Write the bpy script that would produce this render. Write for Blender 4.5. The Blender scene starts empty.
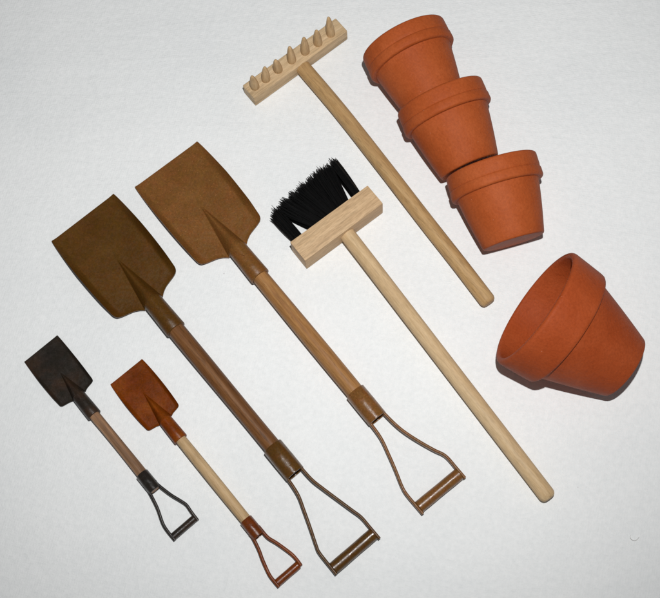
import bpy, bmesh, math, random
from mathutils import Vector, Matrix, noise

U = 0.0005                      # one modelling unit = half a millimetre
random.seed(7)
scene = bpy.context.scene
COL = scene.collection

# ------------------------------------------------------------------ camera
RIGHT = Vector((0.99875234, 0.01457163, -0.04776435))
UP = Vector((0.0, 0.95648035, 0.29179675))
FWD = Vector((-0.04993762, 0.29143269, -0.95528698))
CAM_AT = Vector((54.931, -320.576, 1050.816))
cam_data = bpy.data.cameras.new('camera')
cam = bpy.data.objects.new('camera', cam_data)
COL.objects.link(cam)
m = Matrix((RIGHT, UP, -FWD)).transposed().to_4x4()
m.translation = CAM_AT * U
cam.matrix_world = m
cam_data.sensor_width = 36.0
cam_data.lens = 1100.0 / 660.0 * 36.0
cam_data.clip_start = 0.01
cam_data.clip_end = 50.0
scene.camera = cam

# ------------------------------------------------------------------ light: dim room + the flash beside the lens
world = bpy.data.worlds.new('World')
scene.world = world
world.use_nodes = True
bgn = world.node_tree.nodes['Background']
bgn.inputs['Color'].default_value = (0.92, 0.96, 1.0, 1)
bgn.inputs['Strength'].default_value = 0.10
fl = bpy.data.lights.new('camera_flash', 'SPOT')
fl.energy = 12.1
fl.shadow_soft_size = 9 * U
fl.spot_size = math.radians(90)
fl.spot_blend = 1.0
fl.color = (0.995, 0.995, 1.0)
flo = bpy.data.objects.new('camera_flash', fl)
COL.objects.link(flo)
fpos = CAM_AT + RIGHT * 35 + UP * 168
flo.location = fpos * U
flo.rotation_euler = (Vector((-30, 200, 0)) - fpos).to_track_quat('-Z', 'Y').to_euler()
vs = scene.view_settings
vs.view_transform = 'Standard'
vs.look = 'None'
vs.exposure = 0.0
vs.gamma = 1.0

# ------------------------------------------------------------------ materials
def new_mat(name):
    mt = bpy.data.materials.new(name); mt.use_nodes = True
    nt = mt.node_tree
    return mt, nt, nt.nodes['Principled BSDF']

def coords(nt, scale, rot=(0, 0, 0)):
    tc = nt.nodes.new('ShaderNodeTexCoord'); mp = nt.nodes.new('ShaderNodeMapping')
    mp.inputs['Scale'].default_value = scale; mp.inputs['Rotation'].default_value = rot
    nt.links.new(tc.outputs['Object'], mp.inputs['Vector'])
    return mp.outputs['Vector']

def nz(nt, vec, scale=1.0, detail=3.0, rough=0.55, dist=0.0):
    n = nt.nodes.new('ShaderNodeTexNoise')
    n.inputs['Scale'].default_value = scale; n.inputs['Detail'].default_value = detail
    n.inputs['Roughness'].default_value = rough; n.inputs['Distortion'].default_value = dist
    nt.links.new(vec, n.inputs['Vector'])
    return n.outputs['Fac']

def ramp(nt, fac, stops):
    r = nt.nodes.new('ShaderNodeValToRGB')
    while len(r.color_ramp.elements) < len(stops): r.color_ramp.elements.new(0.5)
    for e, (p, c) in zip(r.color_ramp.elements, stops):
        e.position = p; e.color = (*c, 1) if len(c) == 3 else c
    nt.links.new(fac, r.inputs['Fac'])
    return r.outputs['Color']

def mix(nt, a, b, fac, mode='MIX'):
    n = nt.nodes.new('ShaderNodeMix'); n.data_type = 'RGBA'; n.blend_type = mode
    for sock, v in ((n.inputs[6], a), (n.inputs[7], b), (n.inputs[0], fac)):
        if hasattr(v, 'is_output'): nt.links.new(v, sock)
        else: sock.default_value = v if not isinstance(v, tuple) else (*v, 1)
    return n.outputs[2]

def bump(nt, bs, h, strength, dist, prev=None):
    b = nt.nodes.new('ShaderNodeBump')
    b.inputs['Strength'].default_value = strength; b.inputs['Distance'].default_value = dist * U
    nt.links.new(h, b.inputs['Height'])
    if prev: nt.links.new(prev, b.inputs['Normal'])
    nt.links.new(b.outputs['Normal'], bs.inputs['Normal'])
    return b.outputs['Normal']

K = 1.0 / U
def terracotta(seed, tint=(1.0, 1.0, 1.0)):
    mt, nt, bs = new_mat('terracotta')
    v = coords(nt, (K,) * 3)
    add = nt.nodes.new('ShaderNodeVectorMath'); add.operation = 'ADD'
    add.inputs[1].default_value = (seed * 131.0, seed * 57.0, 0); nt.links.new(v, add.inputs[0]); v = add.outputs[0]
    big = nz(nt, v, 0.028, 4)
    c = ramp(nt, big, [(0.3, (0.345, 0.068, 0.015)), (0.5, (0.375, 0.079, 0.019)), (0.72, (0.415, 0.096, 0.027))])
    fine = nz(nt, v, 0.45, 4, 0.7)
    c = mix(nt, c, ramp(nt, fine, [(0.3, (0.80, 0.78, 0.76)), (0.7, (1.12, 1.14, 1.16))]), 0.75, 'MULTIPLY')
    dust = nz(nt, v, 0.11, 6, 0.75)
    df = ramp(nt, dust, [(0.60, (0, 0, 0)), (0.85, (0.16,) * 3)])
    c = mix(nt, c, (0.50, 0.19, 0.09), df)
    c = mix(nt, c, tint, 1.0, 'MULTIPLY')
    vo = nt.nodes.new('ShaderNodeTexVoronoi'); vo.inputs['Scale'].default_value = 0.10
    nt.links.new(v, vo.inputs['Vector'])
    sp = ramp(nt, vo.outputs['Distance'], [(0.03, (0.3,) * 3), (0.05, (0, 0, 0))])
    c = mix(nt, c, (0.66, 0.36, 0.24), sp)
    nt.links.new(c, bs.inputs['Base Color'])
    bs.inputs['Roughness'].default_value = 0.55
    bs.inputs['Specular IOR Level'].default_value = 0.10
    n1 = bump(nt, bs, fine, 0.6, 0.6)
    bump(nt, bs, nz(nt, v, 0.09, 2), 0.5, 1.2, n1)
    return mt

def painted_metal(name, dark, mid, light, rough=0.34, speck=0.5, spec=0.26, rel=1.0):
    mt, nt, bs = new_mat(name)
    v = coords(nt, (K,) * 3)
    big = nz(nt, v, 0.035, 5, 0.6, 0.4)
    c = ramp(nt, big, [(0.28, dark), (0.5, mid), (0.74, light)])
    fine = nz(nt, v, 0.55, 4, 0.75)
    c = mix(nt, c, ramp(nt, fine, [(0.28, (0.62,) * 3), (0.72, (1.35, 1.32, 1.25))]), 0.8, 'MULTIPLY')
    hue = nz(nt, v, 0.12, 4, 0.7)
    c = mix(nt, c, ramp(nt, hue, [(0.36, (0.90, 1.08, 0.95)), (0.5, (1, 1, 1)), (0.64, (1.16, 0.88, 0.85))]), 0.4, 'MULTIPLY')
    vo = nt.nodes.new('ShaderNodeTexVoronoi'); vo.inputs['Scale'].default_value = 0.30
    nt.links.new(v, vo.inputs['Vector'])
    sp = ramp(nt, vo.outputs['Distance'], [(0.09, (speck,) * 3), (0.17, (0, 0, 0))])
    c = mix(nt, c, tuple(min(1, x * 2.2 + 0.03) for x in light), sp)
    nt.links.new(c, bs.inputs['Base Color'])
    rr = ramp(nt, nz(nt, v, 0.25, 3), [(0.3, (rough - 0.1,) * 3), (0.7, (rough + 0.14,) * 3)])
    nt.links.new(rr, bs.inputs['Roughness'])
    bs.inputs['Specular IOR Level'].default_value = spec
    n1 = bump(nt, bs, fine, 0.5 * rel, 0.6)
    bump(nt, bs, nz(nt, v, 0.06, 2), 0.6 * rel, 1.6, n1)
    return mt

def wood(name, dark, mid, light, grain=0.22, rough=0.55, streak=0.35, seed=0.0, axis='X', fleck=0.45, pores=0.35):
    mt, nt, bs = new_mat(name)
    tc = nt.nodes.new('ShaderNodeTexCoord'); mp = nt.nodes.new('ShaderNodeMapping')
    s = [grain * K] * 3; s['XYZ'.index(axis)] = grain * K * 0.045
    mp.inputs['Scale'].default_value = s; mp.inputs['Location'].default_value = (seed, seed * 1.7, seed * 0.6)
    nt.links.new(tc.outputs['Object'], mp.inputs['Vector'])
    v = mp.outputs['Vector']
    g = nz(nt, v, 1.0, 5, 0.6, 0.6)
    c = ramp(nt, g, [(0.25, dark), (0.5, mid), (0.75, light)])
    mp2 = nt.nodes.new('ShaderNodeMapping'); mp2.inputs['Scale'].default_value = [x * 0.33 for x in s]
    mp2.inputs['Location'].default_value = (seed * 3, 2, seed)
    nt.links.new(tc.outputs['Object'], mp2.inputs['Vector'])
    lo = nz(nt, mp2.outputs['Vector'], 1.0, 2, 0.5, 0.3)
    f = ramp(nt, lo, [(0.52, (0, 0, 0)), (0.66, (streak,) * 3)])
    c = mix(nt, c, tuple(x * 0.45 for x in dark), f)
    mp3 = nt.nodes.new('ShaderNodeMapping'); s3 = [0.8 * K] * 3; s3['XYZ'.index(axis)] = 0.13 * K
    mp3.inputs['Scale'].default_value = s3; nt.links.new(tc.outputs['Object'], mp3.inputs['Vector'])
    fl_ = nz(nt, mp3.outputs['Vector'], 1.0, 3, 0.6)
    c = mix(nt, c, ramp(nt, fl_, [(0.3, (0.72, 0.70, 0.66)), (0.65, (1.1,) * 3)]), fleck, 'MULTIPLY')
    mp4 = nt.nodes.new('ShaderNodeMapping'); s4 = [0.5 * K] * 3; s4['XYZ'.index(axis)] = 0.045 * K
    mp4.inputs['Scale'].default_value = s4; mp4.inputs['Location'].default_value = (seed, 0, seed * 2)
    nt.links.new(tc.outputs['Object'], mp4.inputs['Vector'])
    po = nz(nt, mp4.outputs['Vector'], 1.0, 4, 0.7, 0.3)
    c = mix(nt, c, tuple(x * 0.42 for x in dark), ramp(nt, po, [(0.50, (0, 0, 0)), (0.64, (pores,) * 3)]))
    nt.links.new(c, bs.inputs['Base Color'])
    bs.inputs['Roughness'].default_value = rough
    bs.inputs['Specular IOR Level'].default_value = 0.22
    n1 = bump(nt, bs, fl_, 0.5, 0.35)
    bump(nt, bs, g, 0.35, 0.5, n1)
    return mt

def cloth_mat():
    mt, nt, bs = new_mat('white_cotton')
    v = coords(nt, (K,) * 3, (0, 0, math.radians(12)))
    mott = nz(nt, v, 0.006, 5, 0.6)
    c = ramp(nt, mott, [(0.25, (0.80, 0.81, 0.805)), (0.55, (0.845, 0.85, 0.84)), (0.8, (0.87, 0.872, 0.865))])
    fz = nz(nt, v, 0.22, 5, 0.75)
    c = mix(nt, c, ramp(nt, fz, [(0.25, (0.90, 0.91, 0.91)), (0.7, (1.03, 1.03, 1.025))]), 0.9, 'MULTIPLY')
    vo = nt.nodes.new('ShaderNodeTexVoronoi'); vo.inputs['Scale'].default_value = 0.016
    nt.links.new(v, vo.inputs['Vector'])
    sp = ramp(nt, vo.outputs['Distance'], [(0.010, (0.55,) * 3), (0.018, (0, 0, 0))])
    c = mix(nt, c, (0.30, 0.28, 0.30), sp)
    nt.links.new(c, bs.inputs['Base Color'])
    bs.inputs['Roughness'].default_value = 0.92
    bs.inputs['Specular IOR Level'].default_value = 0.1
    # woven threads
    wv = []
    for rot in (0, 90):
        vv = coords(nt, (K,) * 3, (0, 0, math.radians(12 + rot)))
        w = nt.nodes.new('ShaderNodeTexWave'); w.inputs['Scale'].default_value = 0.13
        w.inputs['Distortion'].default_value = 1.5; w.inputs['Detail'].default_value = 2; w.inputs['Detail Scale'].default_value = 0.6
        nt.links.new(vv, w.inputs['Vector']); wv.append(w.outputs['Fac'])
    ad = nt.nodes.new('ShaderNodeMath'); ad.operation = 'ADD'
    nt.links.new(wv[0], ad.inputs[0]); nt.links.new(wv[1], ad.inputs[1])
    n1 = bump(nt, bs, ad.outputs[0], 0.12, 0.3)
    n2 = bump(nt, bs, fz, 0.6, 1.0, n1)
    n3 = bump(nt, bs, nz(nt, v, 0.05, 4, 0.65), 0.6, 1.4, n2)
    vw = coords(nt, (0.006 * K, 0.05 * K, K * 0.01), (0, 0, math.radians(-4)))
    n4 = bump(nt, bs, nz(nt, vw, 1.0, 5, 0.6, 0.8), 0.35, 2.2, n3)
    return mt

def plain(name, col, rough, spec=0.5):
    mt, nt, bs = new_mat(name)
    v = coords(nt, (K,) * 3)
    c = mix(nt, col, tuple(min(1, x * 1.6 + 0.004) for x in col), nz(nt, v, 0.4, 2))
    nt.links.new(c, bs.inputs['Base Color'])
    bs.inputs['Roughness'].default_value = rough; bs.inputs['Specular IOR Level'].default_value = spec
    return mt

# ------------------------------------------------------------------ mesh helpers
def link(name, bm, mat, parent=None, smooth=True, sharp=35):
    for v in bm.verts: v.co *= U
    bmesh.ops.recalc_face_normals(bm, faces=bm.faces)
    if smooth:
        for f in bm.faces: f.smooth = True
        for e in bm.edges:
            if len(e.link_faces) == 2 and e.calc_face_angle(0) > math.radians(sharp): e.smooth = False
    me = bpy.data.meshes.new(name); bm.to_mesh(me); bm.free()
    me.materials.append(mat)
    o = bpy.data.objects.new(name, me); COL.objects.link(o)
    if parent: o.parent = parent
    return o

def thing(name, label, cat, xy, yaw=0.0, group=None):
    o = bpy.data.objects.new(name, None); COL.objects.link(o)
    o.empty_display_size = 0.01
    o.location = (xy[0] * U, xy[1] * U, 0); o.rotation_euler = (0, 0, math.radians(yaw))
    o['label'] = label; o['category'] = cat
    if group: o['group'] = group
    return o

def grid_faces(bm, rows, close_u=False, close_v=False):
    nu, nv = len(rows), len(rows[0])
    for i in range(nu if close_u else nu - 1):
        for j in range(nv if close_v else nv - 1):
            a, b = rows[i], rows[(i + 1) % nu]
            bm.faces.new((a[j], a[(j + 1) % nv], b[(j + 1) % nv], b[j]))

def smooth_path(pts, n=6):
    pts = [Vector(p) for p in pts]; out = []
    for i in range(len(pts) - 1):
        p0 = pts[max(i - 1, 0)]; p1 = pts[i]; p2 = pts[i + 1]; p3 = pts[min(i + 2, len(pts) - 1)]
        for k in range(n):
            t = k / n
            out.append(0.5 * ((2 * p1) + (p2 - p0) * t + (2 * p0 - 5 * p1 + 4 * p2 - p3) * t * t + (3 * p1 - p0 - 3 * p2 + p3) * t ** 3))
    out.append(pts[-1])
    return out

def sweep(bm, pts, ra, rb, seg=20, scales=None, cap=True, power=2.0):
    """section: half width ra across the path (level), rb upward"""
    rows = []
    for i, p in enumerate(pts):
        t = (pts[min(i + 1, len(pts) - 1)] - pts[max(i - 1, 0)]).normalized()
        side = t.cross(Vector((0, 0, 1))).normalized(); upv = side.cross(t)
        s = scales[i] if scales else 1.0
        row = []
        for j in range(seg):
            a = 2 * math.pi * j / seg
            c, d = math.cos(a), math.sin(a)
            if power != 2.0:
                c = math.copysign(abs(c) ** (2 / power), c); d = math.copysign(abs(d) ** (2 / power), d)
            row.append(bm.verts.new(p + side * (ra * s * c) + upv * (rb * s * d)))
        rows.append(row)
    grid_faces(bm, rows, close_v=True)
    if cap: bm.faces.new(rows[0]); bm.faces.new(rows[-1])
    return rows

def lathe(bm, prof, origin, ax, seg=96, wob=0.0):
    """prof: (distance along ax, radius)"""
    ax = Vector(ax).normalized(); u = ax.cross(Vector((0, 0, 1))).normalized(); v = u.cross(ax)
    rows = []
    for s, r in prof:
        row = []
        for j in range(seg):
            a = 2 * math.pi * j / seg
            k = 1 + wob * math.sin(2 * a + 0.6) + wob * 0.5 * math.sin(3 * a + s * 0.02)
            row.append(bm.verts.new(Vector(origin) + ax * s + (u * math.cos(a) + v * math.sin(a)) * r * k))
        rows.append(row)
    grid_faces(bm, rows, close_v=True)
    return rows

def box(bm, x0, x1, y0, y1, z0, z1, bev=0.8, seg=2):
    r = bmesh.ops.create_cube(bm, size=1.0)
    for v in r['verts']:
        v.co = Vector(((x0 + x1) / 2 + v.co.x * (x1 - x0), (y0 + y1) / 2 + v.co.y * (y1 - y0), (z0 + z1) / 2 + v.co.z * (z1 - z0)))
    bmesh.ops.bevel(bm, geom=list(bm.edges), offset=bev, segments=seg, profile=0.6, affect='EDGES')

# ------------------------------------------------------------------ the white cloth
bm = bmesh.new()
def axis_vals(c):
    v = [c - 6000, c - 3000, c - 1500, c - 900]
    n = 150
    v += [c - 600 + 1200 * i / n for i in range(n + 1)]
    return v + [c + 900, c + 1500, c + 3000, c + 6000]
rows = []
for y in axis_vals(20):
    row = []
    for x in axis_vals(10):
        d = noise.noise(Vector((x * 0.010, y * 0.004, 3.1))) * 0.9 + noise.noise(Vector((x * 0.03, y * 0.022, 9.0))) * 0.45 \
            + noise.noise(Vector((x * 0.006 + 4, y * 0.017, 1.0))) * 0.7
        row.append(bm.verts.new((x, y, -0.9 + d * 0.8)))
    rows.append(row)
grid_faces(bm, rows)
cl = link('cloth', bm, cloth_mat())
for f in cl.data.polygons: f.use_smooth = True
if cl.data.polygons[0].normal.z < 0: cl.data.flip_normals()
cl['kind'] = 'structure'

# ------------------------------------------------------------------ terracotta pots
def pot(label, xy, yaw, el, R, R2, H1, r, L, crease, seed, wall=5.0, group=None, tint=(1.0, 1.0, 1.0)):
    t = thing('terracotta_pot', label, 'plant pot', xy, yaw, group)
    o = (0, 0, R * math.cos(el)); ax = (math.cos(el), 0, -math.sin(el))
    mt = terracotta(seed, tint)
    Rb = R2 - 5.0 * R2 / 46
    ri = R - wall
    def lerp(a, b, k): return a + (b - a) * k
    body = [(H1 - 0.8, Rb + 0.5), (H1 + 0.6, Rb)]
    for k in range(1, 9): body.append((lerp(H1, L - 1.5, k / 8), lerp(Rb, r + 0.15, k / 8) + 0.5 * math.sin(math.pi * k / 8)))
    body += [(L - 0.5, r - 0.4), (L, r - 1.5), (L - 0.1, r * 0.8), (L - 0.4, r * 0.7), (L - 0.4, r * 0.3), (L - 0.4, 0.01), (L - wall, 0.01), (L - wall - 0.2, r * 0.6), (L - wall - 0.8, r - wall - 2), (L - wall - 3, r - wall + 0.2)]
    for k in range(0, 9): body.append((lerp(L - wall - 5, H1, k / 8), lerp(r - wall + 0.6, ri - 3.2, k / 8)))
    for k in range(1, 5): body.append((lerp(H1, 3.2, k / 4), lerp(ri - 3.2, ri, k / 4)))
    bm = bmesh.new(); lathe(bm, body, o, ax, wob=0.004); link('body', bm, mt, t, sharp=50)
    q = 1.5 if not crease else 0.9
    rim = [(3.2, ri), (2.2, ri + 0.15), (1.2, ri + 0.6), (0.45, ri + 1.3), (0.08, ri + 2.0), (0, R - 2.4 * q), (0.12 * q, R - 1.8 * q), (0.5 * q, R - 1.05 * q), (1.1 * q, R - 0.45 * q), (1.9 * q, R - 0.12 * q), (2.8 * q, R)]
    if crease:
        c = H1 * 0.58
        rim += [(c - 3, R + 0.1), (c - 0.6, R - 0.1), (c, R - 0.45), (c + 0.7, R2 - 0.25), (c + 1.6, R2 + 0.1), (H1 - 3, R2 + 0.2)]
    else:
        rim += [(H1 * 0.5, lerp(R, R2, 0.5) + 0.2), (H1 - 4.5, R2 + 0.3)]
    rim += [(H1 - 2.0, R2 - 0.1), (H1 - 1.0, R2 - 0.9), (H1 - 0.5, R2 - 2.2), (H1 - 0.5, Rb + 0.5)]
    bm = bmesh.new(); lathe(bm, rim, o, ax, wob=0.004); link('rim', bm, mt, t, sharp=50)
    return t
SD = (45.75, 46.2, 25.9, 30.9, 78.9)
G = 'small clay pots laid in a line'
pot('small clay pot on its side, farthest from the big pot, its base inside another pot', (73.2, 265.0), -64.8, math.radians(7.0), *SD, True, 1, group=G)
pot('middle one of three small clay pots laid in a line on their sides', (109.4, 199.7), -66.9, math.radians(10.7), *SD, True, 2, group=G)
pot('small clay pot on its side, nearest to the big pot, base clear of others', (158.9, 123.6), -73.6, math.radians(10.7), *SD, True, 3, group=G)
pot('large clay pot lying on its side with its wide open mouth showing the inside', (193.67, -25.9), -30.7, math.atan((62.1 - 32.6) / 102.9), 62.1, 59.9, 37.5, 32.6, 102.9, False, 4, wall=6.5, tint=(0.92, 0.80, 0.82))

# ------------------------------------------------------------------ rake
rakewood = wood('pale_wood', (0.48, 0.33, 0.18), (0.60, 0.43, 0.25), (0.67, 0.50, 0.31), seed=3.0, fleck=0.6)
toothwood = wood('tooth_wood', (0.50, 0.32, 0.155), (0.62, 0.42, 0.22), (0.70, 0.50, 0.29), axis='Z', seed=5.0, streak=0.1)
rakehandle = wood('handle_wood', (0.36, 0.20, 0.080), (0.46, 0.285, 0.125), (0.53, 0.35, 0.17), axis='Y', seed=8.0, grain=0.13)
t = thing('wooden_rake', 'pale wooden toy rake with seven short pegs pointing up from its crossbar', 'rake', (-33.8, 253.0), 39.09)
bm = bmesh.new(); box(bm, -62, 63, 0, 20.2, 0.2, 17, 1.3, 3); link('head_bar', bm, rakewood, t)
teeth = [(-52.8, 11.6, -54.2, 9.9), (-38.6, 11.1, -37.8, 9.9), (-22.0, 11.8, -24.1, 9.5), (-4.2, 11.0, -4.3, 11.2), (13.1, 10.3, 13.6, 10.0), (29.7, 9.6, 29.2, 8.9), (46.9, 9.5, 47.3, 11.6)]
hts = (27, 27, 26, 29, 29, 28, 31)
for (bx, by, tx, ty), h in zip(teeth, hts):
    bm = bmesh.new(); by -= 1.2; ty -= 1.2
    rr = random.uniform(0.88, 0.99)
    prof = [(0, 5.2), (0.15, 5.15), (0.35, 4.8), (0.55, 4.15), (0.72, 3.35), (0.86, 2.5), (0.94, 1.8), (0.98, 1.1), (1.0, 0.2)]
    axv = Vector((tx - bx, ty - by, h))
    lathe(bm, [(-3, 4.6)] + [(k * h, q * rr) for k, q in prof], (bx, by, 17), axv, seg=20, wob=0.02)
    link('tooth', bm, toothwood, t, sharp=60)
path = smooth_path([(2.3, 3, 8.5), (2.2, -6, 8.5), (0.8, -65, 8.5), (-3.5, -140, 8.6), (-8.2, -210, 8.3), (-12, -275, 8.2), (-15, -318, 8.1)], 5)
sc = [1.0 for i in range(len(path))]
e = path[-1]; d = (path[-1] - path[-2]).normalized()
for ds, s in ((1.6, 0.96), (3.2, 0.86), (4.2, 0.72), (4.6, 0.5)): path.append(e + d * ds); sc.append(s)
bm = bmesh.new(); sweep(bm, path, 8.1, 8.1, 32, sc); link('handle', bm, rakehandle, t)

# ------------------------------------------------------------------ brush
blockwood = wood('block_wood', (0.50, 0.33, 0.18), (0.59, 0.40, 0.225), (0.66, 0.47, 0.28), seed=11.0, streak=0.08, fleck=0.7, grain=0.16)
dowel = wood('dowel_wood', (0.48, 0.32, 0.16), (0.59, 0.415, 0.23), (0.66, 0.485, 0.285), axis='Y', seed=14.0, pores=0.2, grain=0.15, streak=0.12, fleck=0.5)
black = plain('black_bristle', (0.0025, 0.0025, 0.0025), 0.40, 0.35)
t = thing('broom', 'wooden toy broom with a pale block head and black bristles', 'broom', (14.3, 61.6), 38.25)
bm = bmesh.new(); box(bm, -48.6, 49.2, 0, 25, 0.2, 26, 0.9, 2); link('block', bm, blockwood, t)
hp = [Vector((3.9, 8, 13)), Vector((3.6, -2, 12.9))]
for k in range(1, 13): hp.append(Vector((3.7 + (-11.4) * k / 12, -2 - 316 * k / 12, 12.9 - 4.7 * k / 12)))
sc = [1.0] * len(hp); e = hp[-1]; d = (hp[-1] - hp[-2]).normalized()
for ds, s in ((1.4, 0.97), (3, 0.88), (4.3, 0.74), (5.0, 0.55), (5.2, 0.3)): hp.append(e + d * ds); sc.append(s)
bm = bmesh.new(); sweep(bm, hp, 8.0, 8.0, 32, sc); link('handle', bm, dowel, t)
def tuft(bx0, bx1, tx0, tx1, ty0, ty1, n, spread=1.0):
    bm = bmesh.new()
    cl_ = [random.random() for _ in range(9)]; ch_ = [random.gauss(0, 2.0) for _ in range(9)]
    for i in range(n):
        k = random.random() if random.random() < 0.5 else min(1, max(0, random.choice(cl_) + random.gauss(0, 0.03)))
        bx = bx0 + (bx1 - bx0) * k; bz = random.uniform(5, 21)
        k2 = min(1, max(0, k + random.gauss(0, 0.07))) if random.random() > 0.03 else min(1.25, max(-0.25, k + random.gauss(0, 0.4)))
        tx = tx0 + (tx1 - tx0) * k2 + random.gauss(0, 0.9) * spread
        ty = ty0 + (ty1 - ty0) * k2 + ch_[min(8, int(k2 * 9))] + random.gauss(0, 1.6) - abs(random.gauss(0, 2.5)) - 0.8 + (random.uniform(1, 6) if random.random() < 0.02 else 0)
        tz = max(1.0, 2 + (bz - 5) * 0.85 + random.gauss(0, 1.6))
        a = Vector((bx, 24, bz)); b = Vector((tx, ty, tz))
        mid = (a + b) / 2 + Vector((random.gauss(0, 0.8), 0, random.gauss(0, 0.7)))
        pts = []
        for q in range(5):
            w = q / 4; pts.append(a * (1 - w) ** 2 + mid * 2 * w * (1 - w) + b * w * w)
        rad = random.uniform(0.36, 0.58)
        sweep(bm, pts, rad, rad, 4, [1, 1, 1, 0.9, 0.5])
    return bm
for args in ((-43, -33.5, -45, -35, 66, 69, 230), (33, 40, 36.5, 44, 71, 74, 230), (-19, -7, -35, -21, 68, 71, 380), (-9, 6, -24, 2, 70, 73, 480),
             (3, 14, -2, 20, 73, 74, 480), (13, 25, 17, 37, 74, 72, 440)):
    link('bristle_tuft', tuft(*args), black, t, smooth=False)

# ------------------------------------------------------------------ shovels
def shovel(name, label, xy, yaw, p, MM, W, group):
    M, MT = MM
    t = thing(name, label, 'shovel', xy, yaw, group)
    Lb, xs, wf, wm = p['corner'], p['shoulder'], p['wf'], p['wm']
    apex, sock, Rs = p['apex'], p['sock'], p['Rs']
    big = p['big']; k = 1.0 if big else 0.52
    zc = Rs + 0.6 * k
    bm = bmesh.new()
    nu, nv = 110, 110
    def surf(s, tt):
        ya = abs(tt)
        xr = Lb + (xs - Lb) * (1 - ya) ** 1.1 + 15 * k * max(0, 1 - ya / 0.6) ** 2.2
        cr = 0.06
        if ya > 1 - cr: xr -= 4.0 * k * (1 - math.sqrt(max(0, 1 - ((ya - 1 + cr) / cr) ** 2)))
        x = s * xr
        q = min(1, x / Lb)
        w = wf + (wm - wf) * math.sin(math.pi * min(1, q)) ** 0.6 if 0 < q else wf
        w *= 1 - 0.03 * q ** 3
        y = tt * w
        e = w - abs(y)
        fw = p['fw']; rise = p['rise'] * (0.10 + 0.90 * min(1, q * 2.2)) * (1.0 - 0.55 * max(0, q - 0.82) / 0.18)
        z = 2.0 * k + 1.6 * k * math.sin(math.pi * q * 0.5)
        if e < fw: z += rise * (1 - e / fw) ** 1.5
        rear = max(0, (x - (xr - 5 * k)) / (5 * k))
        z += 1.2 * k * rear * rear * min(1, max(0, ya - 0.2) * 4)
        if x > apex:
            g = min(1, (x - apex) / (xs - apex)); wr = Rs * 1.0 * (0.04 + 0.96 * g ** 0.95)
            if abs(y) < wr * 1.08:
                h = (2 * Rs * 0.90) * g ** 1.2
                u = abs(y) / (wr * 1.08)
                pr = (1 - u * u) ** (1.9 - 1.2 * g)
                z += h * pr
        return x, y, z
    # denser columns near the ridge and the rims
    ts = []
    for j in range(nv + 1):
        a = -1 + 2 * j / nv
        ts.append(math.copysign(abs(a) ** 1.25, a) if abs(a) < 0.5 else a * 1.0)
    ts = sorted(set(round(v_, 5) for v_ in ts + [(-1) ** i * (0.005 + 0.012 * (i // 2)) for i in range(50)] + [(-1) ** i * (1 - 0.008 * (i // 2)) for i in range(24)]))
    top, bot = [], []
    for i in range(nu + 1):
        s = i / nu
        if i == 1: s = 0.004
        r1, r2 = [], []
        for tt in ts:
            x, y, z = surf(s, tt)
            zz = z + 0.25 * k * noise.noise(Vector((x * 0.05, y * 0.05, p['seed'])))
            r1.append(bm.verts.new((x, y, zz))); r2.append(bm.verts.new((x, y, zz - 1.5 * k)))
        top.append(r1); bot.append(r2)
    grid_faces(bm, top); grid_faces(bm, bot)
    for a, b in ((top[0], bot[0]), (top[-1], bot[-1])):
        for j in range(len(a) - 1): bm.faces.new((a[j], a[j + 1], b[j + 1], b[j]))
    for c in (0, -1):
        for i in range(nu): bm.faces.new((top[i][c], top[i + 1][c], bot[i + 1][c], bot[i][c]))
    blade = link('blade', bm, M, t, sharp=62)
    # socket
    bm = bmesh.new()
    x0 = xs - 3 * k
    prof = [(0, Rs * 0.80), (1.5 * k, Rs * 0.92), (4 * k, Rs * 0.96), (16 * k, Rs * 0.98), (26 * k, Rs), (sock - x0 - 0.6, Rs * 1.03), (sock - x0, Rs * 1.0), (sock - x0, Rs * 0.86), (sock - x0 - 8 * k, Rs * 0.84)]
    lathe(bm, prof, (x0, 0, zc), (1, 0, 0), 40, wob=0.006); link('socket', bm, M, t, sharp=75)
    # shaft
    bm = bmesh.new()
    c0, c1, Rc, rs = p['col0'], p['col1'], p['Rc'], p['rs']
    zr = Rc + 0.5 * k
    n = 24; pts = []; scs = []
    for i in range(n + 1):
        q = i / n; x = sock - 10 * k + (c1 - p.get('inset', 3) * k - sock + 10 * k) * q
        pts.append(Vector((x, p.get('bow', 0) * math.sin(math.pi * q), zc + (zr - zc) * q)))
        scs.append(1 + 0.035 * math.sin(q * 5 + p['seed']))
    sweep(bm, pts, rs, rs, 36, scs); link('shaft', bm, W, t)
    # collar, open at the grip end
    bm = bmesh.new()
    prof = [(0, rs * 0.99), (0, Rc - 0.3), (0.4, Rc), ((c1 - c0) * 0.5, Rc * 1.01), (c1 - c0 - 0.4, Rc), (c1 - c0, Rc - 0.4), (c1 - c0, Rc - 1.6 * k), (c1 - c0 - 6 * k, Rc - 1.6 * k)]
    lathe(bm, prof, (c0, 0, zr), (1, 0, 0), 44, wob=0.012); link('collar', bm, MT, t, sharp=40)
    # two arms and the cross grip
    gz = p['rg'] + 0.8 * k
    for side in (p['L'], p['R']):
        sgn = 1 if side[-1][1] > 0 else -1
        y0 = sgn * (Rc - 2.2 * k)
        pp = [(c1 - 14 * k, y0, zr), (c1 - 5 * k, y0, zr)]
        xe = side[-1][0]
        for (x, y) in side: pp.append((x + 0.5, y, zr + (gz - zr) * ((x - c1) / (xe - c1))))
        bm = bmesh.new(); sweep(bm, smooth_path(pp, 5), p['aw'], p['ah'], 14, power=3.2); link('grip_arm', bm, M, t, sharp=50)
    gx, ga, gb, rg = p['grip']
    bm = bmesh.new()
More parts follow.
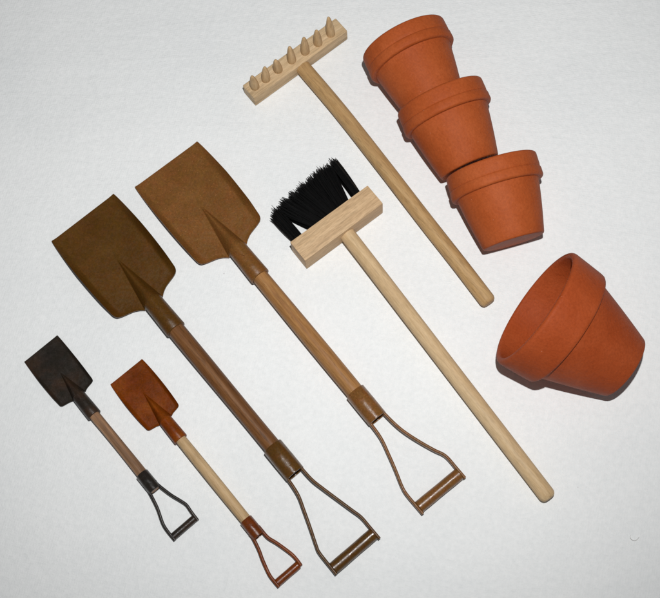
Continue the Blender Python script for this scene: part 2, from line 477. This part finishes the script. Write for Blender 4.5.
    prof = [(0, rg * 0.3), (0, rg * 0.85), (0.4, rg), (2, rg)] + [((gb - ga) * q, rg * (1 + 0.015 * math.sin(q * 9))) for q in (0.2, 0.4, 0.6, 0.8)] + [(gb - ga - 2, rg), (gb - ga - 0.4, rg), (gb - ga, rg * 0.85), (gb - ga, rg * 0.3)]
    rw = lathe(bm, prof, (gx, ga, gz), (0, 1, 0), 28, wob=0.01); bm.faces.new(rw[0]); bm.faces.new(rw[-1])
    link('grip', bm, MT, t, sharp=45)
    return t

LG, SG = 'large toy shovels', 'small toy shovels'
mB = (painted_metal('dark_brown_painted_metal', (0.072, 0.029, 0.0035), (0.086, 0.036, 0.0045), (0.104, 0.045, 0.007), speck=0.08, rel=0.6), painted_metal('dark_brown_painted_metal_tube', (0.072, 0.029, 0.0035), (0.086, 0.036, 0.0045), (0.104, 0.045, 0.007), speck=0.08, spec=0.5, rough=0.26, rel=0.4))
mC = (painted_metal('brown_painted_metal', (0.148, 0.060, 0.013), (0.168, 0.069, 0.016), (0.20, 0.085, 0.022), speck=0.3, rel=0.6), painted_metal('brown_painted_metal_tube', (0.148, 0.060, 0.013), (0.168, 0.069, 0.016), (0.20, 0.085, 0.022), speck=0.3, spec=0.5, rough=0.26, rel=0.4))
mA = (painted_metal('blackened_metal', (0.013, 0.011, 0.009), (0.020, 0.015, 0.011), (0.042, 0.022, 0.012), speck=0.1, rel=0.4), painted_metal('blackened_metal_tube', (0.013, 0.011, 0.009), (0.020, 0.015, 0.011), (0.042, 0.022, 0.012), speck=0.1, spec=0.5, rough=0.26, rel=0.4))
mD = (painted_metal('rust_red_metal', (0.10, 0.019, 0.001), (0.145, 0.030, 0.0015), (0.21, 0.050, 0.004), speck=0.1, spec=0.16, rel=0.4), painted_metal('rust_red_metal_tube', (0.10, 0.019, 0.001), (0.145, 0.030, 0.0015), (0.21, 0.050, 0.004), speck=0.1, spec=0.5, rough=0.26, rel=0.4))
wB = wood('walnut_shaft', (0.10, 0.038, 0.012), (0.165, 0.068, 0.022), (0.24, 0.115, 0.045), seed=21, pores=0.5, rough=0.42, streak=0.3)
wC = wood('oak_shaft', (0.25, 0.11, 0.035), (0.35, 0.17, 0.058), (0.44, 0.24, 0.095), seed=24, pores=0.4, rough=0.42, streak=0.2)
wA = wood('streaked_shaft', (0.24, 0.125, 0.065), (0.37, 0.205, 0.11), (0.45, 0.27, 0.16), seed=27, rough=0.5, streak=0.75, grain=0.35)
wD = wood('light_shaft', (0.40, 0.26, 0.13), (0.51, 0.345, 0.18), (0.58, 0.42, 0.24), seed=31, rough=0.5, streak=0.12, grain=0.3)

shovel('shovel', 'large shovel with dark olive brown blade and reddish brown shaft, behind the two small shovels', (-256.8, 87.4), -49.27,
       dict(big=True, corner=112, shoulder=123, wf=39.8, wm=42.0, apex=60, sock=162, Rs=10.3, fw=7, rise=11, seed=1.0, col0=313.5, col1=348, Rc=10.2, rs=8.6, rg=5.9,
            grip=(437.4, -28.2, 20.8, 5.9), aw=1.5, ah=3.2,
            L=[(363.2, -10.1), (378.8, -15.2), (395.0, -21.0), (410.8, -27.0), (418, -29.0), (435.0, -29.3), (442.8, -29.4)],
            R=[(361, 8.6), (375.0, 11.4), (392.1, 15.5), (406.6, 19), (418.0, 21.7), (430.3, 21.9), (444.0, 22.0)]), mB, wB, LG)
shovel('shovel', 'large shovel with lighter brown speckled blade and orange brown shaft, beside the broom', (-173.4, 146.6), -50.65,
       dict(big=True, corner=114, shoulder=125, wf=40.4, wm=42.4, apex=61, sock=164, Rs=10.3, fw=7, rise=10, seed=5.0, col0=314.5, col1=349, Rc=10.2, rs=8.6, rg=5.9,
            grip=(437.2, -22.4, 27.2, 5.9), aw=1.5, ah=3.2,
            L=[(363.8, -9.0), (382.0, -13.4), (396.8, -17.6), (412, -22.4), (420.7, -23.8), (434.7, -23.6), (444.0, -23.4)],
            R=[(363.5, 9.9), (376.8, 12.8), (391.5, 17.7), (404.5, 22.8), (416.0, 27.8), (430.6, 28.4), (443.2, 28.6)]), mC, wC, LG)
shovel('shovel', 'small shovel with a near black blade and streaked brown shaft', (-288.2, -51.9), -48.28,
       dict(big=False, corner=62, shoulder=66, wf=20.6, wm=21.3, apex=33, sock=92, Rs=6.9, fw=3.4, rise=3.6, seed=9.0, col0=167, col1=188, Rc=6.4, rs=5.2, rg=3.6,
            grip=(232.6, -14.4, 11.9, 3.6), aw=1.4, ah=2.0, bow=0.4, inset=1.0,
            L=[(201.5, -8.8), (215.8, -13.8), (224.4, -15.0), (236, -15.0)],
            R=[(200.0, 8.5), (211.0, 12.1), (217.7, 13.8), (225.6, 13.2), (235.8, 12.8)]), mA, wA, SG)
shovel('shovel', 'small shovel with a rusty orange red blade and pale wooden shaft', (-200.4, -75.4), -49.0,
       dict(big=False, corner=62, shoulder=65.5, wf=19.6, wm=21.0, apex=28, sock=90.5, Rs=6.9, fw=3.6, rise=4.2, seed=12.0, col0=190, col1=210, Rc=6.4, rs=5.4, rg=3.8,
            grip=(253.6, -14.0, 11.6, 3.8), aw=1.6, ah=2.2, 
            L=[(219, -8.0), (228.2, -11.1), (241.9, -14.7), (250, -15.2), (257, -15.0)],
            R=[(216, 5.6), (225.7, 8.8), (240.9, 12.6), (249, 13.2), (255.5, 12.8)]), mD, wD, SG)

# ------------------------------------------------------------------ a curl of lint on the cloth
t = bmesh.new()
pts = [Vector((9 * math.cos(a) * 0.4, 9 * math.sin(a) * 0.36, 0.6)) for a in [math.radians(150 + 14 * i) for i in range(13)]] + [Vector((4.6, 0.2, 1.0))]
sweep(t, pts, 0.2, 0.2, 6)
lint = link('lint_fibre', t, plain('grey_lint', (0.52, 0.51, 0.49), 0.8, 0.2))
lint.location = (285.2 * U, -230.4 * U, 0.0)
lint['label'] = 'tiny curled grey fibre lying on the bare cloth below the large pot'; lint['category'] = 'lint fibre'
